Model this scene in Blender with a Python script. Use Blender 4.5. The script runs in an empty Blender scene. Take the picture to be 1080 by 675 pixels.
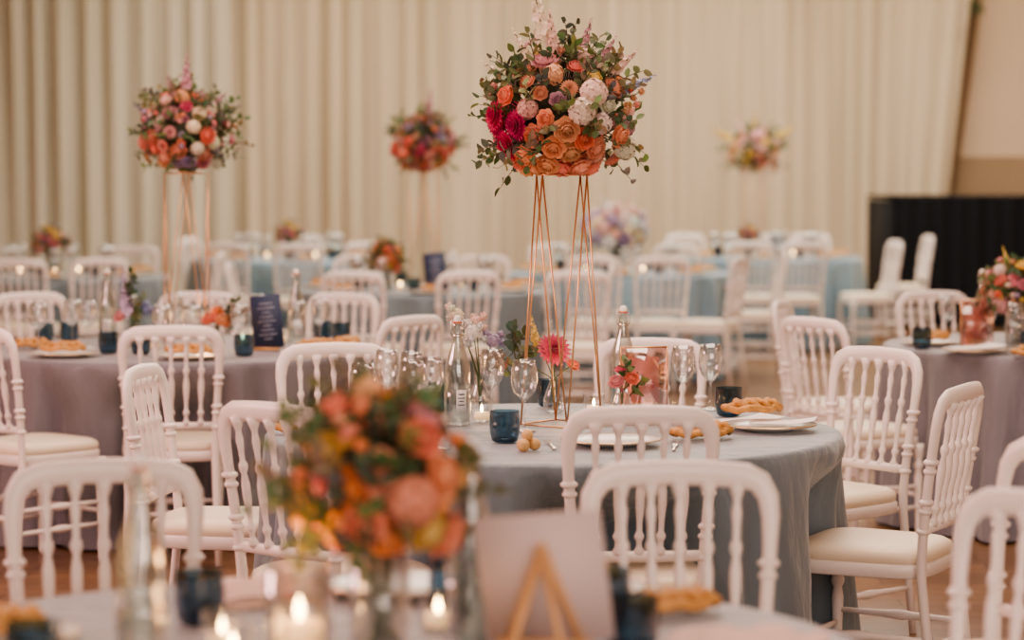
import bpy, math, random
from mathutils import Vector, Matrix, noise
R=random.Random(7)
pi=math.pi
sc=bpy.context.scene

# ---------------------------------------------------------------- materials
def mat(name):
    m=bpy.data.materials.new(name); m.use_nodes=True
    nt=m.node_tree; b=nt.nodes['Principled BSDF']
    return m,nt,b
def simple(name,col,rough=.5,metal=0,bump=0,bscale=80,var=0,sheen=0,coat=0,em=None):
    m,nt,b=mat(name)
    b.inputs['Base Color'].default_value=(*col,1); b.inputs['Roughness'].default_value=rough
    b.inputs['Metallic'].default_value=metal
    b.inputs['Sheen Weight'].default_value=sheen
    b.inputs['Coat Weight'].default_value=coat
    if em: b.inputs['Emission Color'].default_value=(*em[0],1); b.inputs['Emission Strength'].default_value=em[1]
    if bump or var:
        tc=nt.nodes.new('ShaderNodeTexCoord'); n=nt.nodes.new('ShaderNodeTexNoise')
        n.inputs['Scale'].default_value=bscale; n.inputs['Detail'].default_value=4
        nt.links.new(tc.outputs['Object'],n.inputs['Vector'])
        if bump:
            bp=nt.nodes.new('ShaderNodeBump'); bp.inputs['Strength'].default_value=bump; bp.inputs['Distance'].default_value=.01
            nt.links.new(n.outputs['Fac'],bp.inputs['Height']); nt.links.new(bp.outputs['Normal'],b.inputs['Normal'])
        if var:
            r=nt.nodes.new('ShaderNodeMix'); r.data_type='RGBA'
            r.inputs[6].default_value=(*[c*(1-var) for c in col],1); r.inputs[7].default_value=(*[min(1,c*(1+var)) for c in col],1)
            nt.links.new(n.outputs['Fac'],r.inputs[0]); nt.links.new(r.outputs[2],b.inputs['Base Color'])
    return m
def glass(name,tint,ior=1.45,rough=.03,base=.04,k=.75):
    m=bpy.data.materials.new(name); m.use_nodes=True; nt=m.node_tree; nt.nodes.clear()
    o=nt.nodes.new('ShaderNodeOutputMaterial'); mx=nt.nodes.new('ShaderNodeMixShader')
    t=nt.nodes.new('ShaderNodeBsdfTransparent'); g=nt.nodes.new('ShaderNodeBsdfGlossy'); f=nt.nodes.new('ShaderNodeLayerWeight')
    mt=nt.nodes.new('ShaderNodeMath'); mt.operation='MULTIPLY_ADD'; mt.inputs[1].default_value=k; mt.inputs[2].default_value=base; mt.use_clamp=True
    f.inputs['Blend'].default_value=.30
    t.inputs[0].default_value=(*tint,1); g.inputs['Roughness'].default_value=rough; g.inputs['Color'].default_value=(.98,.98,.98,1)
    nt.links.new(f.outputs['Facing'],mt.inputs[0]); nt.links.new(mt.outputs[0],mx.inputs[0])
    nt.links.new(t.outputs[0],mx.inputs[1]); nt.links.new(g.outputs[0],mx.inputs[2]); nt.links.new(mx.outputs[0],o.inputs[0])
    return m
def emis(name,col,st):
    m,nt,b=mat(name); b.inputs['Base Color'].default_value=(*col,1)
    b.inputs['Emission Color'].default_value=(*col,1); b.inputs['Emission Strength'].default_value=st
    return m
M_white=simple('chair_paint',(.86,.79,.755),.32,var=.03,bscale=12)
M_cush=simple('ivory_leather',(.84,.74,.59),.42,bump=.05,bscale=150)
M_gold=simple('gold_wire',(.85,.48,.26),.3,metal=.85)
M_wood=simple('light_wood',(.62,.36,.18),.5,var=.2,bscale=25)
M_plate=simple('porcelain',(.88,.86,.83),.15)
M_rim=simple('gold_rim',(.75,.52,.25),.25,metal=1)
M_bread=simple('baked_crust',(.56,.29,.09),.6,bump=.5,bscale=60,var=.5)
M_roll=simple('roll_crust',(.72,.45,.2),.6,bump=.3,bscale=80,var=.25)
M_paper=simple('menu_paper',(.86,.84,.82),.8)
M_grey=simple('card_back_grey',(.62,.50,.48),.8)
M_navy=simple('navy_card',(.03,.045,.10),.6)
M_ink=simple('ink',(.1,.1,.13),.7)
M_inkw=simple('ink_white',(.45,.47,.55),.7)
M_pinkc=simple('pink_card',(.8,.46,.42),.6)
M_nap=simple('linen_napkin',(.80,.60,.54),.9,bump=.2,bscale=200)
M_glass=glass('clear_glass',(.955,.96,.955),base=.06,k=.9)
M_bott=glass('bottle_glass',(.90,.92,.90),base=.08,k=.85)
M_blue=glass('blue_glass',(.20,.33,.42),base=.04,k=.45,rough=.06)
M_acr=glass('acrylic',(.93,.78,.76),base=.10)
M_wax=simple('glowing_wax',(.9,.8,.6),.5,em=((1,.55,.22),.5))  # weak emission stands in for candle light shining through the wax
M_flame=emis('candle_flame',(1,.60,.25),32)
M_steel=simple('cutlery_steel',(.7,.66,.6),.2,metal=1)
M_rub=simple('stopper_rubber',(.7,.2,.1),.5)
M_cer=simple('stopper_ceramic',(.9,.88,.85),.3)
M_stem=simple('stems',(.08,.13,.04),.6)
M_black=simple('black_cloth',(.004,.005,.008),.95)

def attrmat(name,rough):
    m,nt,b=mat(name); a=nt.nodes.new('ShaderNodeAttribute'); a.attribute_name='Col'
    nt.links.new(a.outputs['Color'],b.inputs['Base Color']); b.inputs['Roughness'].default_value=rough
    b.inputs['Sheen Weight'].default_value=.15
    tr=nt.nodes.new('ShaderNodeBsdfTranslucent'); nt.links.new(a.outputs['Color'],tr.inputs[0])
    mx=nt.nodes.new('ShaderNodeMixShader'); mx.inputs[0].default_value=.25
    o=nt.nodes['Material Output']; nt.links.new(b.outputs[0],mx.inputs[1]); nt.links.new(tr.outputs[0],mx.inputs[2]); nt.links.new(mx.outputs[0],o.inputs[0])
    return m
M_pet=attrmat('petals_and_leaves',.55)

def clothmat(name,c1,c2):
    m,nt,b=mat(name); b.inputs['Roughness'].default_value=.48; b.inputs['Sheen Weight'].default_value=.35
    tc=nt.nodes.new('ShaderNodeTexCoord'); n=nt.nodes.new('ShaderNodeTexNoise'); n.inputs['Scale'].default_value=9; n.inputs['Detail'].default_value=5
    mp=nt.nodes.new('ShaderNodeMapping'); mp.inputs['Scale'].default_value=(1,1,.30)
    nt.links.new(tc.outputs['Object'],mp.inputs[0]); nt.links.new(mp.outputs[0],n.inputs['Vector'])
    r=nt.nodes.new('ShaderNodeMix'); r.data_type='RGBA'; r.inputs[6].default_value=(*c1,1); r.inputs[7].default_value=(*c2,1)
    nt.links.new(n.outputs['Fac'],r.inputs[0]); nt.links.new(r.outputs[2],b.inputs['Base Color'])
    bp=nt.nodes.new('ShaderNodeBump'); bp.inputs['Strength'].default_value=.7; bp.inputs['Distance'].default_value=.035
    nt.links.new(n.outputs['Fac'],bp.inputs['Height']); nt.links.new(bp.outputs['Normal'],b.inputs['Normal'])
    return m
M_cloth=clothmat('grey_blue_satin',(.13,.18,.215),(.185,.235,.275))
M_cloth_pinklit=clothmat('pink_lit_satin',(.155,.155,.18),(.205,.20,.23))  # grey-blue cloth again, with the pink room light mixed into its colour
M_clothb=clothmat('sky_blue_satin',(.19,.32,.42),(.25,.39,.49))
def curtainmat(name,c1,c2):
    m,nt,b=mat(name); b.inputs['Roughness'].default_value=.85
    tc=nt.nodes.new('ShaderNodeTexCoord'); n=nt.nodes.new('ShaderNodeTexNoise'); n.inputs['Scale'].default_value=1.6; n.inputs['Detail'].default_value=3
    mp=nt.nodes.new('ShaderNodeMapping'); mp.inputs['Scale'].default_value=(1.5,1,.06)
    nt.links.new(tc.outputs['Object'],mp.inputs[0]); nt.links.new(mp.outputs[0],n.inputs['Vector'])
    r=nt.nodes.new('ShaderNodeMix'); r.data_type='RGBA'; r.inputs[6].default_value=(*c1,1); r.inputs[7].default_value=(*c2,1)
    nt.links.new(n.outputs['Fac'],r.inputs[0]); nt.links.new(r.outputs[2],b.inputs['Base Color'])
    return m
M_curt=curtainmat('cream_voile',(.56,.49,.38),(.74,.67,.55))
M_curtl=curtainmat('grey_voile',(.54,.51,.42),(.77,.75,.66))
M_drape=curtainmat('brown_drape',(.22,.14,.08),(.30,.20,.12))
def floormat():
    m,nt,b=mat('wood_parquet'); b.inputs['Roughness'].default_value=.28
    tc=nt.nodes.new('ShaderNodeTexCoord'); br=nt.nodes.new('ShaderNodeTexBrick')
    br.inputs['Scale'].default_value=1; br.inputs['Brick Width'].default_value=.9; br.inputs['Row Height'].default_value=.11
    br.inputs['Mortar Size'].default_value=.003; br.inputs['Color1'].default_value=(.29,.165,.085,1); br.inputs['Color2'].default_value=(.20,.11,.055,1); br.inputs['Mortar'].default_value=(.05,.025,.012,1)
    nt.links.new(tc.outputs['Object'],br.inputs['Vector'])
    n=nt.nodes.new('ShaderNodeTexNoise'); mp=nt.nodes.new('ShaderNodeMapping'); mp.inputs['Scale'].default_value=(2,30,1)
    nt.links.new(tc.outputs['Object'],mp.inputs[0]); nt.links.new(mp.outputs[0],n.inputs['Vector'])
    mx=nt.nodes.new('ShaderNodeMix'); mx.data_type='RGBA'; mx.blend_type='MULTIPLY'; mx.inputs[0].default_value=.35
    nt.links.new(br.outputs['Color'],mx.inputs[6]); nt.links.new(n.outputs['Color'],mx.inputs[7]); nt.links.new(mx.outputs[2],b.inputs['Base Color'])
    return m
M_floor=floormat()
M_wall=simple('cream_wall_paint',(.68,.56,.44),.8,var=.04,bscale=2)
M_wains=simple('tan_panel',(.36,.27,.18),.7,var=.08,bscale=4)
M_ceil=simple('ceiling_paint',(.76,.68,.60),.9)

# ---------------------------------------------------------------- mesh builder
class MB:
    def __init__(s): s.v=[];s.f=[];s.m=[];s.c=[];s.mats=[]
    def add(s,vf,mat,M=None,col=(1,1,1)):
        v,f=vf; o=len(s.v)
        if mat not in s.mats: s.mats.append(mat)
        k=s.mats.index(mat)
        if M is not None: v=[M@Vector(p) for p in v]
        s.v.extend([tuple(p) for p in v]); s.f.extend([tuple(i+o for i in q) for q in f]); s.m.extend([k]*len(f))
        if isinstance(col,list): s.c.extend(col)
        else: s.c.extend([col]*len(v))
    def mesh(s,name,smooth=True):
        me=bpy.data.meshes.new(name); me.from_pydata(s.v,[],s.f)
        for m in s.mats: me.materials.append(m)
        me.polygons.foreach_set('material_index',s.m)
        me.polygons.foreach_set('use_smooth',[smooth]*len(s.f))
        if M_pet in s.mats:
            a=me.color_attributes.new('Col','FLOAT_COLOR','POINT')
            buf=[]
            for c in s.c: buf.extend((c[0],c[1],c[2],1))
            a.data.foreach_set('color',buf)
        me.update()
        return me
def lathe(prof,seg=20,cap0=True,cap1=True):
    v=[];f=[]
    for r,z in prof:
        for i in range(seg):
            a=2*pi*i/seg; v.append((r*math.cos(a),r*math.sin(a),z))
    n=len(prof)
    for j in range(n-1):
        for i in range(seg):
            k=(i+1)%seg; f.append((j*seg+i,j*seg+k,(j+1)*seg+k,(j+1)*seg+i))
    if cap0: f.append(tuple(range(seg))[::-1])
    if cap1: f.append(tuple((n-1)*seg+i for i in range(seg)))
    return v,f
def tube(pts,ra,rb=None,seg=8,ref=(0,1,0),closed=False):
    pts=[Vector(p) for p in pts]; n=len(pts)
    if not isinstance(ra,(list,tuple)): ra=[ra]*n
    if rb is None: rb=ra
    if not isinstance(rb,(list,tuple)): rb=[rb]*n
    ref=Vector(ref); v=[];f=[]
    for i,p in enumerate(pts):
        if closed: t=pts[(i+1)%n]-pts[i-1]
        else: t=pts[min(i+1,n-1)]-pts[max(i-1,0)]
        t.normalize(); b=ref-t*ref.dot(t)
        if b.length<1e-3: b=Vector((1,0,0))-t*t.x
        b.normalize(); nn=t.cross(b)
        for k in range(seg):
            a=2*pi*k/seg; v.append(tuple(p+nn*ra[i]*math.cos(a)+b*rb[i]*math.sin(a)))
    m=n if closed else n-1
    for j in range(m):
        j2=(j+1)%n
        for k in range(seg):
            q=(k+1)%seg; f.append((j*seg+k,j*seg+q,j2*seg+q,j2*seg+k))
    if not closed:
        f.append(tuple(range(seg))[::-1]); f.append(tuple((n-1)*seg+k for k in range(seg)))
    return v,f
def ball(r=1,seg=10,rings=6):
    return lathe([(max(1e-4,r*math.sin(pi*j/rings)),-r*math.cos(pi*j/rings)) for j in range(rings+1)],seg)
def box(x,y,z):
    v=[(sx*x/2,sy*y/2,sz*z/2) for sx in(-1,1) for sy in(-1,1) for sz in(-1,1)]
    return v,[(0,1,3,2),(4,6,7,5),(0,4,5,1),(2,3,7,6),(0,2,6,4),(1,5,7,3)]
def T(x,y,z): return Matrix.Translation((x,y,z))
def align(p0,p1):
    d=Vector(p1)-Vector(p0); return T(*p0)@d.to_track_quat('Z','Y').to_matrix().to_4x4()
def inst(name,me,loc,rz=0,s=1,parent=None,rot=None):
    o=bpy.data.objects.new(name,me); sc.collection.objects.link(o)
    o.location=loc; o.rotation_euler=rot if rot else (0,0,rz); o.scale=(s,s,s) if not isinstance(s,tuple) else s
    if parent: o.parent=parent
    return o
def empty(name,loc,rz=0):
    e=bpy.data.objects.new(name,None); sc.collection.objects.link(e); e.location=loc; e.rotation_euler=(0,0,rz); e.empty_display_size=.1
    return e

# ---------------------------------------------------------------- chair
def outline(wf,wb,d,n=44,e=4.5):
    o=[]
    for i in range(n):
        a=2*pi*i/n; c=math.cos(a); s=math.sin(a)
        x=math.copysign(abs(c)**(2/e),c); y=math.copysign(abs(s)**(2/e),s)
        w=wb+(wf-wb)*(y+1)/2; o.append((x*w,y*d))
    return o
def loft(ol,layers):
    n=len(ol); v=[];f=[]
    for s,z in layers:
        for x,y in ol: v.append((x*s,y*s,z))
    for j in range(len(layers)-1):
        for i in range(n):
            k=(i+1)%n; f.append((j*n+i,j*n+k,(j+1)*n+k,(j+1)*n+i))
    f.append(tuple(range(n))[::-1]); f.append(tuple((len(layers)-1)*n+i for i in range(n)))
    return v,f
def chair():
    b=MB()
    ol=outline(.205,.18,.20)
    b.add(loft(ol,[(.97,.398),(1,.402),(1,.432),(.98,.437)]),M_white)
    b.add(loft(ol,[(.955,.436),(.985,.443),(.985,.456),(.96,.468),(.88,.477),(.7,.481),(.3,.483)]),M_cush)
    half=[(.172,-.235,.0,.012),(.166,-.212,.22,.014),(.163,-.192,.40,.0155),(.163,-.192,.47,.0155),(.167,-.200,.56,.014),(.173,-.212,.66,.0135),
          (.179,-.225,.75,.0145),(.181,-.234,.81,.018),(.176,-.240,.85,.021),(.160,-.246,.878,.024),(.132,-.251,.890,.026),(.09,-.256,.893,.026),(.045,-.259,.895,.026)]
    full=[( -x,y,z,r) for x,y,z,r in half]+[(0,-.26,.896,.026)]+[(x,y,z,r) for x,y,z,r in reversed(half)]
    b.add(tube([q[:3] for q in full],[q[3] for q in full],[min(q[3],.0135) for q in full],seg=12),M_white)
    for sx in(-1,1):
        for (x,y,z,r) in [(.165,-.197,.53,.020),(.168,-.203,.585,.019),(.170,-.206,.61,.021),(.175,-.217,.695,.019),(.177,-.221,.72,.022)]:
            b.add(lathe([(r*.7,-.008),(r,-.003),(r,.003),(r*.7,.008)],12),M_white,T(sx*x,y,z))
    b.add(tube([(-.165,-.198,.535),(0,-.206,.535),(.165,-.198,.535)],.014,.011,seg=10),M_white)
    prof=[(0,.011),(.03,.014),(.06,.0075),(.10,.007),(.13,.012),(.15,.012),(.18,.007),(.25,.0075),(.38,.0115),(.48,.0115),(.56,.007),(.60,.012),(.63,.012),(.66,.007),(.74,.0075),(.82,.0105),(.87,.0075),(.90,.008),(.94,.013),(1,.019)]
    for k in range(5):
        x=(k-2)*.0555; p0=(x*.97,-.205,.54); p1=(x*1.04,-.257,.878); L=(Vector(p1)-Vector(p0)).length
        b.add(lathe([(r,t*L) for t,r in prof],10),M_white,align(p0,p1))
    legp=[(.010,0),(.013,.02),(.011,.05),(.013,.12),(.015,.20),(.0175,.27),(.013,.30),(.020,.315),(.020,.325),(.013,.34),(.019,.36),(.021,.385),(.021,.405)]
    for sx in(-1,1): b.add(lathe(legp,12),M_white,T(sx*.178,.172,0))
    def stre(p0,p1):
        L=(Vector(p1)-Vector(p0)).length
        b.add(lathe([(r,t*L) for t,r in [(0,.008),(.2,.009),(.4,.011),(.45,.014),(.5,.015),(.55,.014),(.6,.011),(.8,.009),(1,.008)]],8),M_white,align(p0,p1))
    for sx in(-1,1):
        for z in(.15,.235): stre((sx*.170,-.21,z),(sx*.178,.172,z))
    stre((-.178,.172,.20),(.178,.172,.20)); stre((-.168,-.21,.20),(.168,-.21,.20))
    return b.mesh('dining_chair')
ME_chair=chair()
chairs=[]
def put_chair(bx,by,deg):
    a=math.radians(deg); fx,fy=math.cos(a),math.sin(a)
    x,y=bx+.245*fx,by+.245*fy
    inst('dining_chair',ME_chair,(x,y,.001),a-pi/2); chairs.append((x,y,a))

# ---------------------------------------------------------------- tables
def table(cx,cy,r=.83,seed=0,cm=None):
    rr=random.Random(seed); N=300
    near=[(x-cx,y-cy,a) for x,y,a in chairs if math.hypot(x-cx,y-cy)<1.6]
    def blocked(px,py):
        for x,y,a in near:
            dx,dy=px-x,py-y; u=dx*math.cos(a)+dy*math.sin(a); w=-dx*math.sin(a)+dy*math.cos(a)
            if -.3<u<.245 and abs(w)<.245: return True
        return False
    lim=[]
    for i in range(N):
        t=2*pi*i/N; q=r+.12
        while q>.3 and blocked(q*math.cos(t),q*math.sin(t)): q-=.01
        lim.append(q)
    for it in range(3):
        lim=[min(lim[i],.25*lim[i-1]+.5*lim[i]+.25*lim[(i+1)%N]) for i in range(N)]
    w=lim; sm=[]
    for i in range(N): sm.append(min(w[i],sum(w[(i+k)%N] for k in range(-5,6))/11))
    lim=sm
    ph=[rr.uniform(0,6.28) for _ in range(4)]; nf=rr.choice([19,21,23])
    zs=[.752,.752,.752,.750,.742,.72,.69,.65,.60,.55,.51,.47,.40,.30,.20,.10,.05,.012]
    rs=[.001,.5,.96,.992,1.0,1.004,1.006,1.01,1.012,1.014,1.016,1.02,1.03,1.04,1.05,1.06,1.065,1.07]
    v=[];f=[]
    for j,z in enumerate(zs):
        d=max(0,min(1,(.74-z)/.6)); d=d**.55
        for i in range(N):
            t=2*pi*i/N
            fold=math.sin(nf*t+ph[0]+1.3*math.sin(3*t+ph[1]))+.55*math.sin((nf+10)*t+ph[2]+1.5*math.sin(5*t))
            q=r*rs[j]+ .034*d*fold if j>3 else r*rs[j]
            if z<.745 and j>3:
                k=max(0,min(1,(.72-z)/.20)); k=k*k*(3-2*k)
                l=lim[i]-.030+.024*fold*d
                if l<q: q=q*(1-k)+l*k
            v.append((q*math.cos(t),q*math.sin(t),z))
    for j in range(len(zs)-1):
        for i in range(N):
            k=(i+1)%N; f.append((j*N+i,(j+1)*N+i,(j+1)*N+k,j*N+k))
    f.append(tuple(range(N)))
    b=MB(); b.add((v,f),cm or M_cloth)
    e=empty('round_dining_table',(cx,cy,0))
    inst('tablecloth',b.mesh('tablecloth'),(0,0,0),parent=e)
    w=MB(); w.add(lathe([(r-.03,.715),(r-.012,.72),(r-.012,.742),(r-.03,.745)],64),M_wood)
    w.add(lathe([(.22,.0),(.22,.03),(.05,.06),(.04,.3),(.04,.68),(.14,.714)],24),M_wood)
    inst('table_base',w.mesh('table_base'),(0,0,0),parent=e)
    return e
ZT=.753

# ---------------------------------------------------------------- tableware meshes
def mk(name,parts):
    b=MB()
    for p in parts: b.add(*p)
    return b.mesh(name)
wine_prof=[(.034,0),(.034,.002),(.012,.006),(.0045,.012),(.0035,.05),(.004,.085),(.012,.094),(.027,.108),(.036,.13),(.038,.15),(.036,.175),(.031,.205),(.0302,.205),(.035,.175),(.037,.15),(.035,.131),(.026,.110),(.010,.098)]
ME_wine=mk('wine_glass',[(lathe(wine_prof,24,True,True),M_glass)])
tum=[(.028,.001),(.036,.006),(.041,.03),(.042,.05),(.040,.088)]
ME_tum=mk('tumbler_glass',[(lathe(tum,28,True,False),M_blue),(lathe([(.030,.004),(.034,.008),(.034,.012)],20),M_blue)])
bot=[(.036,0),(.039,.006),(.039,.15),(.037,.175),(.028,.205),(.018,.235),(.0145,.26),(.014,.285),(.0165,.288),(.0165,.297),(.013,.30),(.011,.285),(.012,.26),(.026,.203),(.036,.15),(.036,.01)]
ME_bot=mk('water_bottle',[(lathe(bot,28),M_bott),(lathe([(.037,.05),(.0397,.052),(.0397,.098),(.037,.10)],28,False,False),M_bott),
   (lathe([(.012,.298),(.0125,.304),(.013,.306),(.010,.318),(.004,.322)],16),M_cer),(lathe([(.0125,.299),(.0145,.302),(.0125,.305)],16),M_rub),
   (tube([(.018,0,.262),(.021,0,.28),(.019,0,.305),(.008,0,.320),(-.008,0,.320),(-.019,0,.305),(-.021,0,.28),(-.018,0,.262)],.0013,seg=6),M_steel),
   (lathe([(.0155,.258),(.017,.262),(.0155,.266)],16,False,False),M_steel),
   (box(.030,.001,.062),M_paper,T(0,-.0402,.075)),(box(.018,.0008,.004),M_ink,T(0,-.0412,.093)),(box(.022,.0008,.003),M_ink,T(0,-.0412,.082)),(box(.014,.0008,.003),M_ink,T(0,-.0412,.073)),(box(.020,.0008,.003),M_ink,T(0,-.0412,.062))])
ME_plate=mk('dinner_plate',[(lathe([(.07,0),(.075,.004),(.10,.008),(.135,.016),(.137,.018),(.134,.019),(.10,.011),(.07,.008),(.001,.0075)],40),M_plate),
   (lathe([(.1345,.0165),(.1385,.0175),(.1345,.0197)],40,False,False),M_rim)])
ME_candle=mk('tealight_candle',[(lathe([(.024,0),(.030,.004),(.032,.03),(.033,.065)],20,True,False),M_glass),
   (lathe([(.022,.006),(.022,.028),(.003,.029)],16),M_wax),(lathe([(.001,.029),(.0040,.034),(.0046,.039),(.001,.051)],8),M_flame)])
ME_hurr=mk('hurricane_candle',[(lathe([(.045,0),(.052,.006),(.052,.15),(.050,.15),(.050,.01)],28),M_glass),
   (lathe([(.038,.008),(.038,.06),(.004,.06)],20),M_wax),(lathe([(.001,.06),(.006,.070),(.007,.078),(.001,.098)],10),M_flame)])
def fougasse():
    b=MB(); L=.085; Wd=.048
    loop=[]
    for i in range(28):
        a=2*pi*i/28; w=Wd*(1-.35*math.cos(a)); loop.append((L*math.cos(a),w*math.sin(a),.012+.010*abs(math.sin(2.5*a))))
    b.add(tube(loop,[.011+.003*math.sin(5*i) for i in range(28)],[.010]*28,seg=8,ref=(0,0,1),closed=True),M_bread)
    b.add(tube([(-L,0,.017),(-L*.4,.003,.028),(0,-.002,.034),(L*.5,.002,.026),(L,0,.015)],[.011,.013,.014,.012,.009],seg=8,ref=(0,0,1)),M_bread)
    for x in(-.055,-.02,.015,.045):
        for s in(-1,1): b.add(tube([(x,0,.030),(x+.012,s*.020,.034),(x+.024,s*(Wd*(1-.35*(x+.026)/L))*.93,.017)],[.009,.012,.010],seg=8,ref=(0,0,1)),M_bread)
    return b.mesh('fougasse_bread')
ME_bread=fougasse()
def rolls():
    b=MB()
    for x,y,z,r in[(0,0,.017,.018),(.036,.008,.017,.017),(.017,.033,.016,.016),(.017,.012,.042,.016)]:
        b.add(ball(r,12,8),M_roll,T(x,y,z)@Matrix.Rotation(x*40,4,'X'))
    return b.mesh('bread_rolls')
ME_rolls=rolls()
def napkin():
    v=[];f=[];n=14
    for i in range(n+1):
        for j in range(n+1):
            x=(i/n-.5)*.20; y=(j/n-.5)*.15
            z=.010+.012*abs(math.sin(x*38+y*9))*(.4+.6*math.cos(y*12))+.018*max(0,math.cos(x*16)*math.cos(y*20))
            v.append((x+.008*math.sin(y*40),y+.006*math.sin(x*50),z))
    m=n+1
    for i in range(n):
        for j in range(n): f.append((i*m+j,(i+1)*m+j,(i+1)*m+j+1,i*m+j+1))
    o=len(v); v2=[(x,y,0.0) for x,y,z in v]; v=v+v2
    f+= [tuple(k+o for k in q)[::-1] for q in f]
    for a,b2 in [(i*m,(i+1)*m) for i in range(n)]+[(i*m+n,(i+1)*m+n) for i in range(n)]+[(j,j+1) for j in range(n)]+[(n*m+j,n*m+j+1) for j in range(n)]:
        f.append((a,b2,b2+o,a+o))
    b=MB(); b.add((v,f),M_nap); return b.mesh('folded_napkin')
ME_nap=napkin()
def sheet():
    b=MB(); v=[];f=[]
    n=10
    for i in range(n+1):
        for j in range(2):
            x=(i/n-.5)*.21; v.append((x,(j-.5)*.145,.001+.012*max(0,x/.1)**2))
    for i in range(n): f.append((2*i,2*i+2,2*i+3,2*i+1))
    v+=[(x,y,z+.002) for x,y,z in v]; o=2*(n+1); f+=[tuple(k+o for k in q) for q in f]
    b.add((v,f),M_paper); return b.mesh('paper_menu',False)
ME_sheet=sheet()
def knife():
    return mk('table_knife',[(tube([(0,-.10,.004),(0,-.02,.004),(0,0,.004)],[.005,.004,.003],[.003]*3,seg=8,ref=(0,0,1)),M_steel),
      (tube([(0,0,.004),(0,.05,.004),(.002,.10,.004)],[.007,.009,.003],[.001]*3,seg=8,ref=(0,0,1)),M_steel)])
def fork():
    p=[(tube([(0,-.10,.004),(0,0,.005),(0,.035,.004)],[.005,.003,.006],[.002]*3,seg=8,ref=(0,0,1)),M_steel)]
    for k in range(4):
        x=(k-1.5)*.006; p.append((tube([(x*.6,.03,.004),(x,.045,.003),(x,.085,.006)],.0014,seg=6,ref=(0,0,1)),M_steel))
    return mk('table_fork',p)
ME_knife=knife(); ME_fork=fork()
def navycard():
    RM=T(0,0,.105)@Matrix.Rotation(-.14,4,'X')@Matrix.Rotation(-.12,4,'Y')
    p=[(box(.115,.004,.20),M_navy,RM),(box(.09,.05,.010),M_wood,T(0,.0,.005))]
    for k in range(9):
        w=.05+.02*math.sin(k*2.1); p.append((box(w,.001,.003),M_inkw,RM@T(0,-.0028,.068-k*.0165)))
    return mk('menu_card',p)
ME_navy=navycard()
def easel():
    p=[]
    Rm=T(0,.03,.120)@Matrix.Rotation(.22,4,'X')@Matrix.Rotation(-.10,4,'Y')
    p.append((box(.185,.003,.20),M_grey,Rm))
    p.append((tube([(-.062,.055,.0),(0,-.004,.175)],.006,seg=8),M_wood)); p.append((tube([(.062,.055,0),(0,-.004,.175)],.006,seg=8),M_wood))
    p.append((tube([(-.045,-.075,0),(0,-.008,.165)],.006,seg=8),M_wood)); p.append((tube([(.045,-.075,0),(0,-.008,.165)],.006,seg=8),M_wood))
    p.append((tube([(-.07,.045,.022),(.07,.045,.022)],.006,seg=8),M_wood))
    return mk('easel_sign',p)
ME_easel=easel()
def acryl():
    p=[(box(.15,.004,.20),M_acr,T(0,0,.105)@Matrix.Rotation(-.08,4,'X')),(box(.10,.0015,.14),M_pinkc,T(0,.004,.105)@Matrix.Rotation(-.08,4,'X')),(box(.12,.05,.012),M_wood,T(0,.0,.006))]
    for a,bb in[((-.075,0,.01),(-.075,.0,.205)),((.075,0,.01),(.075,.0,.205)),((-.075,0,.205),(.075,0,.205))]:
        p.append((tube([a,bb],.003,seg=6),M_gold))
    return mk('table_number_frame',p)
ME_acr=acryl()

# ---------------------------------------------------------------- flowers
def petal(phi,L,W,a0,a1,r0=0,nu=4,nv=3,point=False,z0=0,cup=.3):
    v=[];f=[]; cr,sr=math.cos(phi),math.sin(phi); rr=r0; zz=z0
    for i in range(nu+1):
        u=i/nu; al=a0+(a1-a0)*u
        if i: rr+=L/nu*math.sin(al); zz+=L/nu*math.cos(al)
        w=W*(math.sin(pi*(.12+.88*u*.9))**.6 if not point else math.sin(pi*min(1,.1+.9*u))**.8)
        if point and i==nu: w=W*.06
        for j in range(nv):
            t=(j/(nv-1))*2-1; x=rr-cup*W*t*t*math.cos(al); y=w*t; z=zz+cup*W*t*t*math.sin(al)*.8
            v.append((x*cr-y*sr,x*sr+y*cr,z))
    for i in range(nu):
        for j in range(nv-1): f.append((i*nv+j,i*nv+j+1,(i+1)*nv+j+1,(i+1)*nv+j))
    return v,f
def merge(l):
    v=[];f=[];g=[]
    for (a,b),sh in l:
        o=len(v); v+=a; f+=[tuple(i+o for i in q) for q in b]; g+=[sh]*len(a)
    return v,f,g
def mkrose(rr):
    l=[]; 
    for k,(n,a0,a1,L,W_,r0) in enumerate([(3,.3,-.5,.55,.28,.05),(4,.6,-.4,.65,.36,.12),(5,.9,-.25,.8,.42,.18),(6,1.3,-.05,.9,.46,.2),(7,1.7,.35,1.0,.5,.2),(7,2.0,.9,1.05,.52,.2)]):
        for i in range(n):
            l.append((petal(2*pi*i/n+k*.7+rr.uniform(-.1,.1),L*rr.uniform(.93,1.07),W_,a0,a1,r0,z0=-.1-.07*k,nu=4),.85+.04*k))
    return merge(l)
def mkdahlia(rr):
    l=[]
    for k in range(6):
        n=6+3*k
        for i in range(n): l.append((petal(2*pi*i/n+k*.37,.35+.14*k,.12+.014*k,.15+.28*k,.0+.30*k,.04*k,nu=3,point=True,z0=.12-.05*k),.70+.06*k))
    return merge(l)
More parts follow.
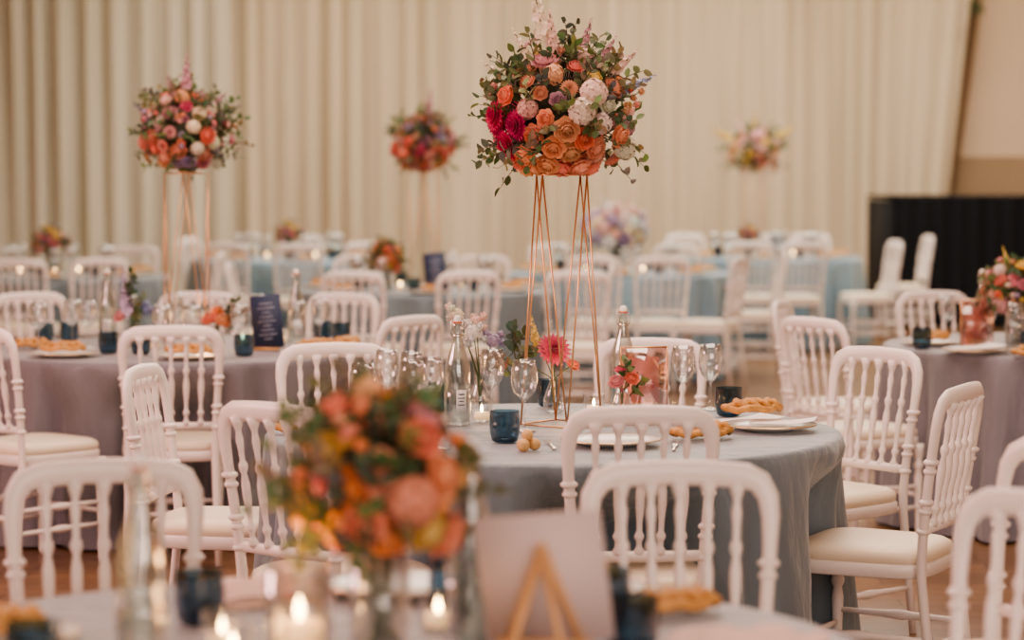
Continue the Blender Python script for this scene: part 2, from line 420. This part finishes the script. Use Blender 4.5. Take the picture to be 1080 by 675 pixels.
def mkcluster(rr,n=46):
    l=[]
    for i in range(n):
        z=1-1.5*(i+.5)/n; t=i*2.39996; s=math.sqrt(max(0,1-z*z)); d=Vector((s*math.cos(t),s*math.sin(t),z))
        M=T(*(d*.82*rr.uniform(.9,1.1)))@d.to_track_quat('Z','Y').to_matrix().to_4x4()@Matrix.Rotation(rr.uniform(0,3),4,'Z')
        for q in range(4):
            v,f=petal(q*pi/2,.26,.15,1.2,1.5,0,nu=2,nv=3,cup=.15)
            l.append((([tuple(M@Vector(p)) for p in v],f),rr.uniform(.85,1.05)))
    c=ball(.72,8,6); l.append((c,.75))
    return merge(l)
def mkspike(rr):
    l=[]
    for i in range(26):
        z=.2+i*.085; sc_=(.42*(1-i/30)); t=i*2.4
        d=Vector((math.cos(t),math.sin(t),.35)).normalized()
        M=T(d.x*sc_*.5,d.y*sc_*.5,z)@d.to_track_quat('Z','Y').to_matrix().to_4x4()@Matrix.Scale(sc_,4)
        for q in range(5):
            v,f=petal(q*2*pi/5,.75,.34,1.1,1.4,0,nu=2,nv=3,cup=.1)
            l.append((([tuple(M@Vector(p)) for p in v],f),rr.uniform(.8,1.1)))
    return merge(l)
RR=random.Random(3)
roses=[mkrose(RR) for _ in range(3)]; dah=mkdahlia(RR); clus=[mkcluster(RR) for _ in range(2)]; spk=mkspike(RR)
smallc=mkcluster(RR,14)
def leafm(L,W_,bend): return petal(0,L,W_,.1,.1+bend,0,nu=5,nv=3,point=True,cup=.35)
PAL={
 'peach':(.93,.52,.30),'orange':(.93,.38,.17),'coral':(.92,.34,.24),'pink':(.86,.42,.44),'blush':(.92,.66,.58),'magenta':(.68,.04,.17),'hot':(.80,.17,.28),
 'cream':(.92,.83,.66),'white':(.92,.90,.86),'lav':(.58,.48,.66),'blue':(.40,.45,.68),'purple':(.32,.15,.33),'yellow':(.86,.66,.22),'mauve':(.62,.34,.40),'ochre':(.84,.54,.20),'salmon':(.94,.47,.33)}
def vary(c,rr,k=.10): return tuple(max(0,min(1,x*(1+rr.uniform(-k,k)))) for x in c)
def putf(b,tpl,d,p,s,c,rr,tilt=.3):
    v,f,g=tpl; q=(d+Vector((rr.uniform(-1,1),rr.uniform(-1,1),rr.uniform(-1,1)))*tilt*.5).normalized()
    M=T(*p)@q.to_track_quat('Z','Y').to_matrix().to_4x4()@Matrix.Rotation(rr.uniform(0,6),4,'Z')@Matrix.Scale(s,4)
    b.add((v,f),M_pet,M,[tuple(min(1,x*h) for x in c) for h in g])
def green(rr):
    g=rr.choice([(.07,.12,.05),(.10,.15,.06),(.14,.18,.08),(.20,.23,.13),(.09,.12,.08),(.24,.23,.10)]); return vary(g,rr,.2)
def sprig(b,p,d,L,rr,n=9,ls=.028,c=None):
    side=d.cross(Vector((rr.uniform(-1,1),rr.uniform(-1,1),rr.uniform(-1,1)))).normalized()
    pts=[p+d*L*t+side*(.18*L*t*t)+Vector((0,0,-.12*L*t*t)) for t in(0,.25,.5,.75,1)]
    cc=c or green(rr)
    b.add(tube(pts,[.0022,.002,.0017,.0013,.0008],seg=5,ref=(.3,.2,1)),M_pet,None,(.12,.12,.05))
    for i in range(n):
        t=.2+.8*i/(n-1); k=min(3,int(t*4)); q=pts[k].lerp(pts[k+1],t*4-k)
        ax=(d*.6+side*(1 if i%2 else -1)+Vector((rr.uniform(-.6,.6),rr.uniform(-.6,.6),rr.uniform(-.4,.6)))).normalized()
        M=T(*q)@ax.to_track_quat('Z','Y').to_matrix().to_4x4()@Matrix.Rotation(rr.uniform(0,6),4,'Z')
        b.add(leafm(ls*rr.uniform(.8,1.3)*(1.2-.4*t),ls*.33,rr.uniform(.2,.7)),M_pet,M,vary(cc,rr,.2))
def bouquet(name,seed,rad,n,cols,accent=None,spikes=(),squash=.9,fs=.034,leaf=70,zmin=-.85,ll=(.32,.62),kinds=('rose','rose','rose','dahlia','clus','small','small'),qq=(.84,1.10)):
    rr=random.Random(seed); b=MB()
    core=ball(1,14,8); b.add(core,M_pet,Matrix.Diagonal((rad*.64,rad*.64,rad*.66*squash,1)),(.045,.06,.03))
    for i in range(n):
        z=1-(1-zmin)*(i+.5)/n; t=i*2.39996+seed; s=math.sqrt(max(0,1-z*z)); d=Vector((s*math.cos(t),s*math.sin(t),z))
        q=rad*rr.uniform(*qq); p=Vector((d.x*q,d.y*q,max(-.80*rad*squash,d.z*q*squash)))
        if accent and (cc:=accent(d,rr)) : kind,c,sz=cc
        else:
            c=rr.choice(cols); kind=rr.choice(kinds)
            sz=rr.uniform(.7,1.2)
        c=vary(PAL[c],rr)
        if kind=='rose': putf(b,rr.choice(roses),d,p,fs*sz*.85,c,rr)
        elif kind=='dahlia': putf(b,dah,d,p,fs*sz*.85,c,rr)
        elif kind=='clus': putf(b,rr.choice(clus),d,p,fs*sz*1.05,c,rr)
        else:
            for _ in range(5):
                o=Vector((rr.uniform(-1,1),rr.uniform(-1,1),rr.uniform(-1,1)))*fs*.9
                putf(b,rr.choice([smallc,roses[0]]),d,p+o+d*.015,fs*.38,vary(PAL[rr.choice(cols)],rr),rr,.8)
    for i in range(leaf):
        z=rr.uniform(max(zmin,-.6),1); t=rr.uniform(0,6.28); s=math.sqrt(max(0,1-z*z)); d=Vector((s*math.cos(t),s*math.sin(t),z))
        p=Vector((d.x*rad*.66,d.y*rad*.66,d.z*rad*.66*squash))
        up=.35 if z>-.3 else .1
        sprig(b,p,(d+Vector((0,0,up))).normalized(),rad*rr.uniform(*ll),rr,8,.026+.02*rad)
    for (dx,dy,dz,L,c) in spikes:
        d=Vector((dx,dy,dz)).normalized(); p=d*rad*.7
        b.add(tube([p,p+d*L],.002,seg=5,ref=(1,.1,0)),M_pet,None,(.12,.15,.05))
        v,f,g=spk; M=T(*(p+d*L*.3))@d.to_track_quat('Z','Y').to_matrix().to_4x4()@Matrix.Scale(L*.80/2.3,4)
        b.add((v,f),M_pet,M,[tuple(min(1,x*h) for x in vary(PAL[c],rr,.02)) for h in g])
    return b.mesh(name)
def acc_main(d,rr):
    if d.x<-.65 and -.5<d.z<.25: return ('dahlia','magenta',1.35) if rr.random()<.5 else ('rose','hot',1.2)
    if d.z<-.05 and d.x<.35 and rr.random()<.85: return ('rose',rr.choice(['peach','coral','peach','orange','salmon']),rr.uniform(.95,1.25))
    if d.z<-.1 and rr.random()<.75: return ('rose',rr.choice(['coral','salmon','peach']),1.1)
    if .0<d.x<.5 and -.1<d.z<.45 and d.y<0 and rr.random()<.8: return ('clus',rr.choice(['cream','cream','blush']),1.2)
    if d.x>.7 and rr.random()<.3: return ('clus',rr.choice(['lav','mauve']),.7)
    return None
B1=bouquet('bouquet_main',11,.195,90,['salmon','blush','mauve','peach','cream','pink','salmon','peach','coral','yellow'],acc_main,[(-.22,-.1,1,.25,'cream'),(-.12,-.2,1,.17,'blush'),(.30,0,1,.15,'mauve'),(-.55,.1,1,.15,'cream'),(.9,-.2,.8,.15,'blush'),(1,-.2,.45,.15,'blue'),(.6,-.3,.9,.14,'mauve'),(-1,-.2,.7,.14,'cream')],.95,.035,105,ll=(.45,.95),kinds=('rose','rose','rose','dahlia','clus','small','small','small'),zmin=-.95)
B2=bouquet('bouquet_coral',21,.18,72,['coral','pink','mauve','peach','lav','hot','blush','salmon'],lambda d,rr:('rose',rr.choice(['coral','pink','salmon','coral']),1.15) if (d.z<.1 and d.x<.4 and rr.random()<.7) else (('clus','cream',.9) if d.x>0 and rr.random()<.2 else None),[(.05,-.2,1,.20,'mauve'),(-.3,0,1,.13,'mauve'),(.7,-.1,.7,.12,'mauve'),(-.9,0,.5,.12,'lav')],.90,.035,80,ll=(.45,.9),zmin=-.95)
B3=bouquet('bouquet_far',33,.17,55,['peach','blush','blush','salmon','cream','peach','yellow'],None,[(.0,-.2,1,.16,'yellow'),(-.9,0,.5,.22,'yellow'),(.9,0,.6,.22,'yellow'),(-.5,0,.9,.16,'blush')],.75,.040,50,-.9,ll=(.5,1.0))
B4=bouquet('bouquet_low',46,.125,36,['peach','orange','salmon','pink','ochre','coral'],lambda d,rr:('rose',rr.choice(['orange','coral','orange']),1.3) if (d.x>.2 and d.z<-.05) else (('rose',rr.choice(['peach','salmon','ochre','coral','peach','ochre','pink']),1.1) if rr.random()<.75 else None),[],1.2,.036,75,-.6,ll=(.5,1.05),qq=(.7,1.12))
B5=bouquet('bouquet_white',57,.17,60,['white','white','cream','blush','white','lav'],None,[(-.4,0,1,.12,'white'),(.4,0,1,.12,'blush')],.85,.044,16,-.5,ll=(.2,.5),kinds=('rose','clus','clus'))
B6=bouquet('bouquet_pinkmix',63,.12,36,['coral','pink','peach','lav','blush','yellow'],None,[(.3,0,1,.09,'lav'),(-.3,0,1,.09,'yellow')],.9,.032,50,-.5)

def stand():
    b=MB(); H=.735; rb,rt=.120,.092
    bot_=[(rb*math.cos(k*pi/2),rb*math.sin(k*pi/2),.004) for k in range(4)]
    top=[(rt*math.cos(k*pi/2+pi/4),rt*math.sin(k*pi/2+pi/4),H) for k in range(4)]
    r=.0026
    for k in range(4):
        b.add(tube([top[k],top[(k+1)%4]],r,seg=8,ref=(0,0,1)),M_gold)
        b.add(tube([bot_[k],bot_[(k+1)%4]],r,seg=8,ref=(0,0,1)),M_gold)
        b.add(tube([bot_[k],top[k]],r,seg=8,ref=(0,1,0)),M_gold); b.add(tube([bot_[k],top[(k-1)%4]],r,seg=8,ref=(0,1,0)),M_gold)
    b.add(lathe([(.001,H+.003),(rt*.72,H+.003),(rt*.72,H+.006)],28),M_gold)
    b.add(lathe([(.03,H+.006),(.035,H+.02),(.035,H+.06)],24),M_stem)
    return b.mesh('gold_wire_stand')
ME_stand=stand()
def tall(x,y,bq,rz=0,s=1,zc=.165,brz=0):
    e=empty('tall_floral_centerpiece',(x,y,ZT),rz)
    inst('gold_wire_stand',ME_stand,(0,0,0),parent=e)
    inst('bouquet',bq,(0,0,.735+zc),brz-rz,s,parent=e)
    return e
def vasem():
    b=MB(); b.add(lathe([(.04,0),(.045,.005),(.045,.15),(.043,.15),(.043,.01)],24),M_glass)
    rr=random.Random(5)
    for k in range(12):
        a=rr.uniform(0,6.28); q=rr.uniform(.005,.03); b.add(tube([(q*math.cos(a+2),q*math.sin(a+2),.012),(q*.6*math.cos(a),q*.6*math.sin(a),.10),(q*1.1*math.cos(a),q*1.1*math.sin(a),.19)],.0025,seg=6,ref=(1,0,0)),M_stem)
    return b.mesh('glass_vase')
ME_vase=vasem()
occ=[]
def free(x,y,r):
    for k in range(80):
        q=.012*k**.75; a=k*2.4; X,Y=x+q*math.cos(a),y+q*math.sin(a)
        if all(math.hypot(X-ox,Y-oy)>r+orr+.004 for ox,oy,orr in occ): break
    occ.append((X,Y,r)); return X,Y
def lowb(x,y,bq,h=.24,s=1,vs=1,rz=0,rad=.10):
    occ.append((x,y,rad))
    e=empty('vase_of_flowers',(x,y,ZT+.001),rz)
    inst('glass_vase',ME_vase,(0,0,0),s=vs,parent=e); inst('bouquet',bq,(0,0,h),0,s,parent=e); return e
def budvase(x,y,items,seed,vh=.11):
    x,y=free(x,y,.035)
    rr=random.Random(seed); b=MB()
    b.add(lathe([(.024,0),(.032,.008),(.034,.04),(.022,.075),(.014,.095),(.017,vh)],20,True,False),M_glass)
    for (kind,dx,dy,h,s,c) in items:
        p=Vector((dx,dy,h)); b.add(tube([(0,0,.01),(dx*.1,dy*.1,vh),(dx*.6,dy*.6,vh+(h-vh)*.6),p],.0018,seg=6,ref=(.3,.9,.1)),M_stem)
        d=Vector((dx*1.2,dy-.06,.12)).normalized()
        if kind=='rose': putf(b,roses[1],d,p,s,PAL[c],rr)
        elif kind=='dahlia': putf(b,dah,Vector((.1,-.8,.5)).normalized(),p,s,PAL[c],rr)
        elif kind=='clus': 
            for q in range(6): putf(b,smallc,d,p+Vector((rr.uniform(-1,1),rr.uniform(-1,1),rr.uniform(-1,1)))*s*1.1,s*.55,vary(PAL[c],rr,.08),rr)
            putf(b,clus[0],d,p,s*.9,PAL[c],rr)
        elif kind=='spike':
            v,f,g=spk; M=T(*(p-Vector((0,0,.03))))@Vector((dx,dy,.25)).to_track_quat('Z','Y').to_matrix().to_4x4()@Matrix.Scale(s,4); b.add((v,f),M_pet,M,[tuple(min(1,x_*h_) for x_ in PAL[c]) for h_ in g])
        elif kind=='leaf':
            for q in range(3): sprig(b,p-Vector((0,0,.03*q)),(d+Vector((rr.uniform(-.8,.8),rr.uniform(-.4,.4),.3))).normalized(),s,rr,9,.03,c if not isinstance(c,str) else None)
    return inst('bud_vase_with_flowers',b.mesh('bud_vase'),(x,y,ZT+.001))

# ---------------------------------------------------------------- chairs
C=[ # around centre table
 (.32,5.96,94),(-.60,6.04,52),(-1.1,7.2,-9),(-.6,8.12,-78),(.48,8.35,-100),(1.2,7.92,220),(1.225,6.57,152),
 # left table
 (-1.28,9.05,97),(-1.98,9.0,50),(-.40,9.66,140),(-2.3,11.5,-55),(-.80,11.45,-115),(-1.5,11.55,-90),
 # right table
 (2.03,11.65,-72),(1.19,9.55,36),(1.21,10.8,-18),
 # foreground table
 (.335,4.8,-92),(-.82,4.83,-80),(.97,4.33,-135),(1.2,5.17,215),
 # far right table
 (3.2,20.2,190),(3.75,21.8,185),(2.36,19.6,95),(1.95,19.7,80),(2.75,22.3,-110),(1.6,22.3,-70),(2.2,22.5,-90),(1.0,20.6,5),
 # mid table (white flowers)
 (1.55,16.4,158),(.55,16.45,80),(1.02,16.4,100),(-.42,17.6,0),(1.3,19.1,-115),(.3,19.1,-65),(1.98,17.6,180),(.38,14.0,88),
 # mid-left table
 (-.92,13.95,75),(-.25,14.0,108),(-1.8,15.4,0),(-1.05,16.6,-65),(-.2,16.6,-105),(.62,15.1,178),
 # back left
 (-3.25,15.9,88),(-2.75,16.1,110),(-2.1,17.4,180),(-3.7,16.3,60),(-2.9,18.6,-100),
 (-1.7,19.2,95),(-2.3,19.4,75),(-1.2,19.6,125),(-1.9,21.8,-90),(-2.8,21,-20)]
for c in C: put_chair(*c)
TB=[(.12,6.95,M_cloth),(-1.4,10.2,M_cloth_pinklit),(2.44,10.4,M_cloth_pinklit),(-.25,3.62,M_cloth_pinklit),(2.2,21.0,M_clothb),(.78,17.8,M_clothb),(-.56,15.3,M_cloth),(-3.3,17.3,M_cloth),(-1.9,20.6,M_clothb)]
for i,(x,y,m) in enumerate(TB): table(x,y,.83,i,m)

# ---------------------------------------------------------------- table settings
def W(x,y): x,y=free(x,y,.038); inst('wine_glass',ME_wine,(x,y,ZT+.001))
def TU(x,y,z=0): x,y=free(x,y,.043); inst('tumbler_glass',ME_tum,(x,y,ZT+.001+z))
def BR(x,y,rz,z=.001,s=1):
    if z<.01: x,y=free(x,y,.075)
    inst('fougasse_bread',ME_bread,(x,y,ZT+z),rz,s)
def PL(x,y): occ.append((x,y,.135)); inst('dinner_plate',ME_plate,(x,y,ZT+.001))
def BO(x,y,rz=0): occ.append((x,y,.041)); inst('water_bottle',ME_bot,(x,y,ZT+.001),rz)
def CA(x,y): x,y=free(x,y,.034); inst('tealight_candle',ME_candle,(x,y,ZT+.001))
def NC(x,y,rz,s=1): occ.append((x,y,.06)); inst('menu_card',ME_navy,(x,y,ZT+.001),rz,s)
def TL(*a,**k):
    occ.append((a[0],a[1],.10)); return tall(*a,**k)
def AC(x,y,rz): occ.append((x,y,.07)); inst('table_number_frame',ME_acr,(x,y,ZT+.001),rz)

# centre table
TL(.145,7.08,B1,.12)
BO(-.16,7.08,.3); BO(.35,7.60,-.2)
AC(.405,7.40,.25)
PL(.27,6.55); PL(.74,6.93); PL(-.42,6.52)
inst('bread_rolls',ME_rolls,(.03,6.40,ZT+.001),.4); occ.append((.045,6.42,.05))
for p in[(-.285,6.88),(-.235,7.0),(-.30,7.22),(-.06,7.33),(.035,6.90),(.53,7.46),(.62,7.53),(-.42,6.78),(-.38,7.32)]: W(*p)
for p in[(-.36,7.06),(-.02,6.62),(.66,7.33),(-.22,7.48),(.12,7.62)]: TU(*p)
inst('paper_menu',ME_sheet,(.70,7.19,ZT+.001),.5,.9)
inst('paper_menu',ME_sheet,(.78,6.93,ZT+.022),-.2,.9)
BR(.53,6.70,.5,.004,1.05); BR(.70,7.00,.35,.042,1.0); BR(-.60,6.86,.4,.004,.9); BR(-.56,7.20,1.2,.004,.9)
CA(-.09,7.17); CA(.25,7.36); CA(-.25,7.60); CA(.45,7.10)
inst('table_knife',ME_knife,(.44,6.50,ZT+.001),-.1); inst('table_fork',ME_fork,(.105,6.53,ZT+.001),.1)
inst('table_knife',ME_knife,(.53,6.88,ZT+.001),-1.0); inst('table_fork',ME_fork,(-.22,6.50,ZT+.001),.5)
budvase(-.10,7.47,[('clus',-.02,-.03,.25,.030,'white'),('clus',.04,0,.22,.028,'lav'),('clus',-.07,0,.30,.026,'cream'),('clus',-.01,-.01,.28,.024,'blush'),('clus',-.04,-.03,.22,.022,'white'),('leaf',.10,-.02,.18,.13,'g')],1)
budvase(.13,7.44,[('dahlia',.0,-.05,.20,.046,'hot'),('leaf',-.12,-.02,.17,.12,'g'),('spike',-.05,0,.22,.05,'yellow'),('rose',.06,0,.15,.022,'coral')],2)
budvase(.33,7.22,[('rose',-.02,-.03,.12,.024,'pink'),('rose',.03,-.03,.13,.022,'coral'),('leaf',.02,0,.13,.07,'g'),('rose',.0,.02,.15,.02,'hot')],3,.08)
# left table
TL(-1.38,10.25,B2,.78)
NC(-1.02,10.05,-.15,1.12)
BO(-1.75,10.45); BO(-.93,10.42,.3)
budvase(-1.57,9.98,[('spike',-.02,0,.18,.085,'lav'),('rose',-.05,-.02,.15,.03,'pink'),('clus',.06,0,.17,.03,'blue'),('leaf',.0,0,.14,.12,'g'),('leaf',-.02,0,.22,.13,'g')],4)
budvase(-1.22,9.98,[('rose',-.03,-.02,.14,.034,'coral'),('rose',.03,-.02,.13,.034,'peach'),('rose',.0,.03,.17,.03,'orange'),('leaf',.05,0,.15,.10,'g'),('clus',.02,0,.20,.02,'white')],5)
for p in[(-1.28,9.56),(-1.80,9.68),(-.80,9.84)]: PL(*p)
for p in[(-1.86,10.2),(-1.78,10.12),(-1.95,9.92),(-1.30,9.80),(-1.42,9.78),(-1.12,9.90),(-.90,10.10),(-.82,10.28),(-1.12,10.6),(-1.7,10.7),(-1.5,10.75)]: W(*p)
for p in[(-2.02,10.42),(-1.93,10.52),(-.83,10.60),(-.74,10.47),(-1.50,9.80),(-1.08,9.72),(-1.65,9.86)]: TU(*p)
BR(-2.02,10.10,.3,.004); BR(-.80,9.84,.8,.0195); BR(-1.28,9.56,.1,.0195); BR(-.70,10.20,1.2,.004); BR(-1.80,9.68,.5,.0195)
for p in[(-1.5,10.1),(-1.15,10.3),(-1.62,10.25),(-1.0,10.5)]: CA(*p)
# right table
lowb(2.12,10.15,B6,.23,1.15,1.0); lowb(2.46,10.35,B4,.25,1.0,1.0)
PL(1.80,10.33); PL(1.90,9.88)
BO(2.30,9.96); BO(2.03,10.42); AC(1.95,10.12,.3)
inst('bread_rolls',ME_rolls,(2.25,9.70,ZT+.001)); occ.append((2.265,9.72,.05))
for p in[(1.96,10.25),(2.02,10.3),(2.08,9.98),(1.90,10.55)]: W(*p)
for p in[(1.72,10.12),(2.12,9.88),(2.0,10.5),(2.34,9.78)]: TU(*p)
BR(1.80,10.33,.6,.0195); BR(2.10,9.70,.3,.004); inst('paper_menu',ME_sheet,(1.90,9.88,ZT+.022),.3)
CA(2.05,10.0)
def settings(cx,cy,seed,n=7):
    rr=random.Random(seed)
    for k in range(n):
        a=2*pi*k/n+seed; ux,uy=math.cos(a),math.sin(a)
        PL(cx+ux*.66,cy+uy*.66)
        BR(cx+ux*.66,cy+uy*.66,a+rr.uniform(-.5,.5),.0195,.9)
    for k in range(n):
        a=2*pi*k/n+seed; ux,uy=math.cos(a),math.sin(a); tx,ty=-uy,ux
        W(cx+ux*.44+tx*.03,cy+uy*.44+ty*.03); W(cx+ux*.42+tx*.12,cy+uy*.42+ty*.12); TU(cx+ux*.45-tx*.08,cy+uy*.45-ty*.08)
    for k in range(3):
        a=seed+1+k*2.1; CA(cx+.24*math.cos(a),cy+.24*math.sin(a))
TL(2.10,21.0,B3,.3,s=1.25,zc=.17); TL(-.56,15.35,B2,.9,s=1.08,zc=.17,brz=2.2)
lowb(.76,17.6,B5,.30,1.25,1.3,rad=.15)
lowb(2.02,20.65,B6,.2,.7,.8)
NC(-.47,14.78,-.2,1.2); NC(2.27,20.6,.1,1.0)
lowb(-.78,15.02,B4,.19,.75,.8); lowb(-3.3,17.3,B6,.22); lowb(-1.9,20.6,B6,.2,.9)
settings(2.2,21,1); settings(.78,17.8,2); settings(-.56,15.3,3); settings(-3.3,17.3,4); settings(-1.9,20.6,5)

# foreground table
lowb(-.205,3.72,B4,.25,1.0,1.05,.6,rad=.06)
BO(-.56,3.62,2.5)
inst('hurricane_candle',ME_hurr,(-.325,3.66,ZT+.001)); occ.append((-.325,3.66,.055))
inst('easel_sign',ME_easel,(.045,3.62,ZT+.001),-.12,1.05); occ.append((.045,3.62,.10))
inst('folded_napkin',ME_nap,(-.45,4.18,ZT+.001),.3,1.1); inst('folded_napkin',ME_nap,(.36,3.70,ZT+.001),-.1,1.2)
occ.append((-.45,4.18,.11)); occ.append((.36,3.70,.12))
PL(.10,4.22); PL(-.20,4.25); PL(-.82,3.78)
for p in[(-.515,3.95),(-.70,3.50),(.155,3.98),(.22,3.72),(-.10,4.05)]: TU(*p)
CA(-.42,3.60); CA(-.12,3.90); CA(-.45,3.72)
BR(.26,4.02,.4,.004,.9); BR(-.82,3.78,-.2,.0195); BR(.10,4.22,.2,.0195)
BO(-.065,3.80,1)
budvase(.02,3.88,[('rose',0,0,.13,.02,'peach'),('leaf',0,0,.11,.05,'g')],9,.08)

# ---------------------------------------------------------------- room
def bx(name,x0,x1,y0,y1,z0,z1,m):
    b=MB(); b.add(box(x1-x0,y1-y0,z1-z0),m); return inst(name,b.mesh(name,False),((x0+x1)/2,(y0+y1)/2,(z0+z1)/2))
X0,X1,Y0,Y1,HC=-7.5,7.5,-4,27.6,5.2
bx('floor',X0,X1,Y0,Y1,-.1,0,M_floor); bx('ceiling',X0,X1,Y0,Y1,HC,HC+.1,M_ceil)
bx('wall_back',X0,X1,Y1,Y1+.1,0,HC,M_wall); bx('wall_left',X0-.1,X0,Y0,Y1,0,HC,M_wall); bx('wall_right',X1,X1+.1,Y0,Y1,0,HC,M_wall)
bx('trim_1',5.0,X1,Y1-.06,Y1-.001,0,1.66,M_wains)
bx('baseboard_back',X0,5.0,Y1-.03,Y1-.001,0,.12,M_wains)
def curtain(name,x0,x1,yy,m,amp=.07,per=.27,seed=0,edge=None,z1=HC-.02):
    v=[];f=[]; nx=int((x1-x0)/.014); zs=[.02,.5,1,1.5,2,2.5,3,3.5,4,4.5,z1]
    for j,z in enumerate(zs):
        for i in range(nx+1):
            x=x0+(x1-x0)*i/nx; nz=noise.noise((x*.6+seed,0,3.1))
            ph=2*pi*x/per+5.5*nz+.12*math.sin(z*1.1+x*3)
            a=amp*(.6+.9*noise.noise((x*1.3,7+seed,z*.15)))
            y=a*(math.sin(ph)+.35*math.sin(2.3*ph+1+seed))+.05*noise.noise((x*5,z*.5,1))
            xx=x
            if edge: xx=x+edge*(z-3.4)*max(0,(x-(x1-1.2))/1.2)
            v.append((xx+.038*math.sin(ph*2),yy+y,z))
    for j in range(len(zs)-1):
        for i in range(nx): f.append((j*(nx+1)+i,j*(nx+1)+i+1,(j+1)*(nx+1)+i+1,(j+1)*(nx+1)+i))
    b=MB(); b.add((v,f),m); return inst(name,b.mesh(name),(0,0,0))
curtain('window_curtain',-7.2,-3.15,26.85,M_curtl,.115,.29,1)
curtain('window_curtain',-3.20,5.14,27.1,M_curt,.095,.24,5,edge=.10)
curtain('side_drape',5.14,5.26,27.40,M_drape,.03,.06,9,edge=.13)
def stage():
    b=MB(); v=[];f=[]; n=240
    for j,z in enumerate([.01,.4,.8,1.2,1.25]):
        for i in range(n+1):
            x=3.62+3.43*i/n; v.append((x,23.0+.02*math.sin(x*38)+.01*math.sin(x*17),z))
    for j in range(4):
        for i in range(n): f.append((j*(n+1)+i,j*(n+1)+i+1,(j+1)*(n+1)+i+1,(j+1)*(n+1)+i))
    b.add((v,f),M_black); b.add(box(3.43,1.6,1.2),M_black,T(5.335,23.86,.605)); b.add(box(3.45,1.66,.03),M_black,T(5.335,23.84,1.24))
    return inst('black_draped_stage',b.mesh('black_draped_stage'),(0,0,0))
stage()
g=MB(); rr=random.Random(2)
for k in range(12): sprig(g,Vector((0,0,0)),Vector((rr.uniform(-.6,.6),rr.uniform(-.6,.3),rr.uniform(-1,.3))).normalized(),.12,rr,7,.04)
g.add(tube([(0,.0,0),(0,.05,.9),(0,.2,1.85)],.004,seg=5,ref=(1,0,0)),M_stem)
inst('hanging_foliage',g.mesh('hanging_foliage'),(5.11,26.75,3.33))

# ---------------------------------------------------------------- light
def area(name,loc,sx,sy,p,col,rot=(0,0,0)):
    l=bpy.data.lights.new(name,'AREA'); l.shape='RECTANGLE'; l.size=sx; l.size_y=sy; l.energy=p; l.color=col
    o=bpy.data.objects.new(name,l); sc.collection.objects.link(o); o.location=loc; o.rotation_euler=rot; return o
area('ceiling_light_panel',(0.5,7.5,HC-.05),4,3,190,(1,.77,.63))
area('ceiling_light_panel',(0,13,HC-.05),7,4,250,(1,.81,.68))
area('ceiling_light_panel',(1.5,20,HC-.05),8,4,430,(1,.92,.80))
area('ceiling_light_panel',(1.5,24.2,HC-.05),11,1.2,280,(1,.80,.58))
area('pink_fill_light',(-4.5,6,2.8),2.5,1.5,150,(1,.53,.50),(math.radians(65),0,math.radians(-75)))  # added pink fill, aimed down from mid-air to tint the left side
area('front_fill_light',(2.0,-3.2,2.8),6,3,270,(1,.77,.66),(math.radians(78),0,math.radians(10)))  # added soft fill behind the camera, no real window there
for x,y,z,p in[(-.325,3.66,.92,.8),(-.42,3.58,.83,.3),(.15,7.3,.87,.5),(-1.3,10.1,.9,.6)]:
    l=bpy.data.lights.new('candle_light','POINT'); l.energy=p; l.color=(1,.5,.2); l.shadow_soft_size=.03
    o=bpy.data.objects.new('candle_light',l); sc.collection.objects.link(o); o.location=(x,y,z)
w=bpy.data.worlds.new('World'); sc.world=w; w.use_nodes=True
w.node_tree.nodes['Background'].inputs[0].default_value=(1,.80,.68,1); w.node_tree.nodes['Background'].inputs[1].default_value=.7

# ---------------------------------------------------------------- camera
cd=bpy.data.cameras.new('camera'); cam=bpy.data.objects.new('camera',cd); sc.collection.objects.link(cam)
cam.location=(0,0,1.5); cam.rotation_euler=(pi/2-math.atan(157.5/2550),0,0)
cd.sensor_width=36; cd.lens=85; cd.dof.use_dof=True; cd.dof.focus_distance=7.0; cd.dof.aperture_fstop=2.1; cd.clip_end=100
sc.camera=cam
sc.view_settings.view_transform='AgX'
sc.view_settings.look='AgX - Medium High Contrast'
sc.view_settings.exposure=0.28
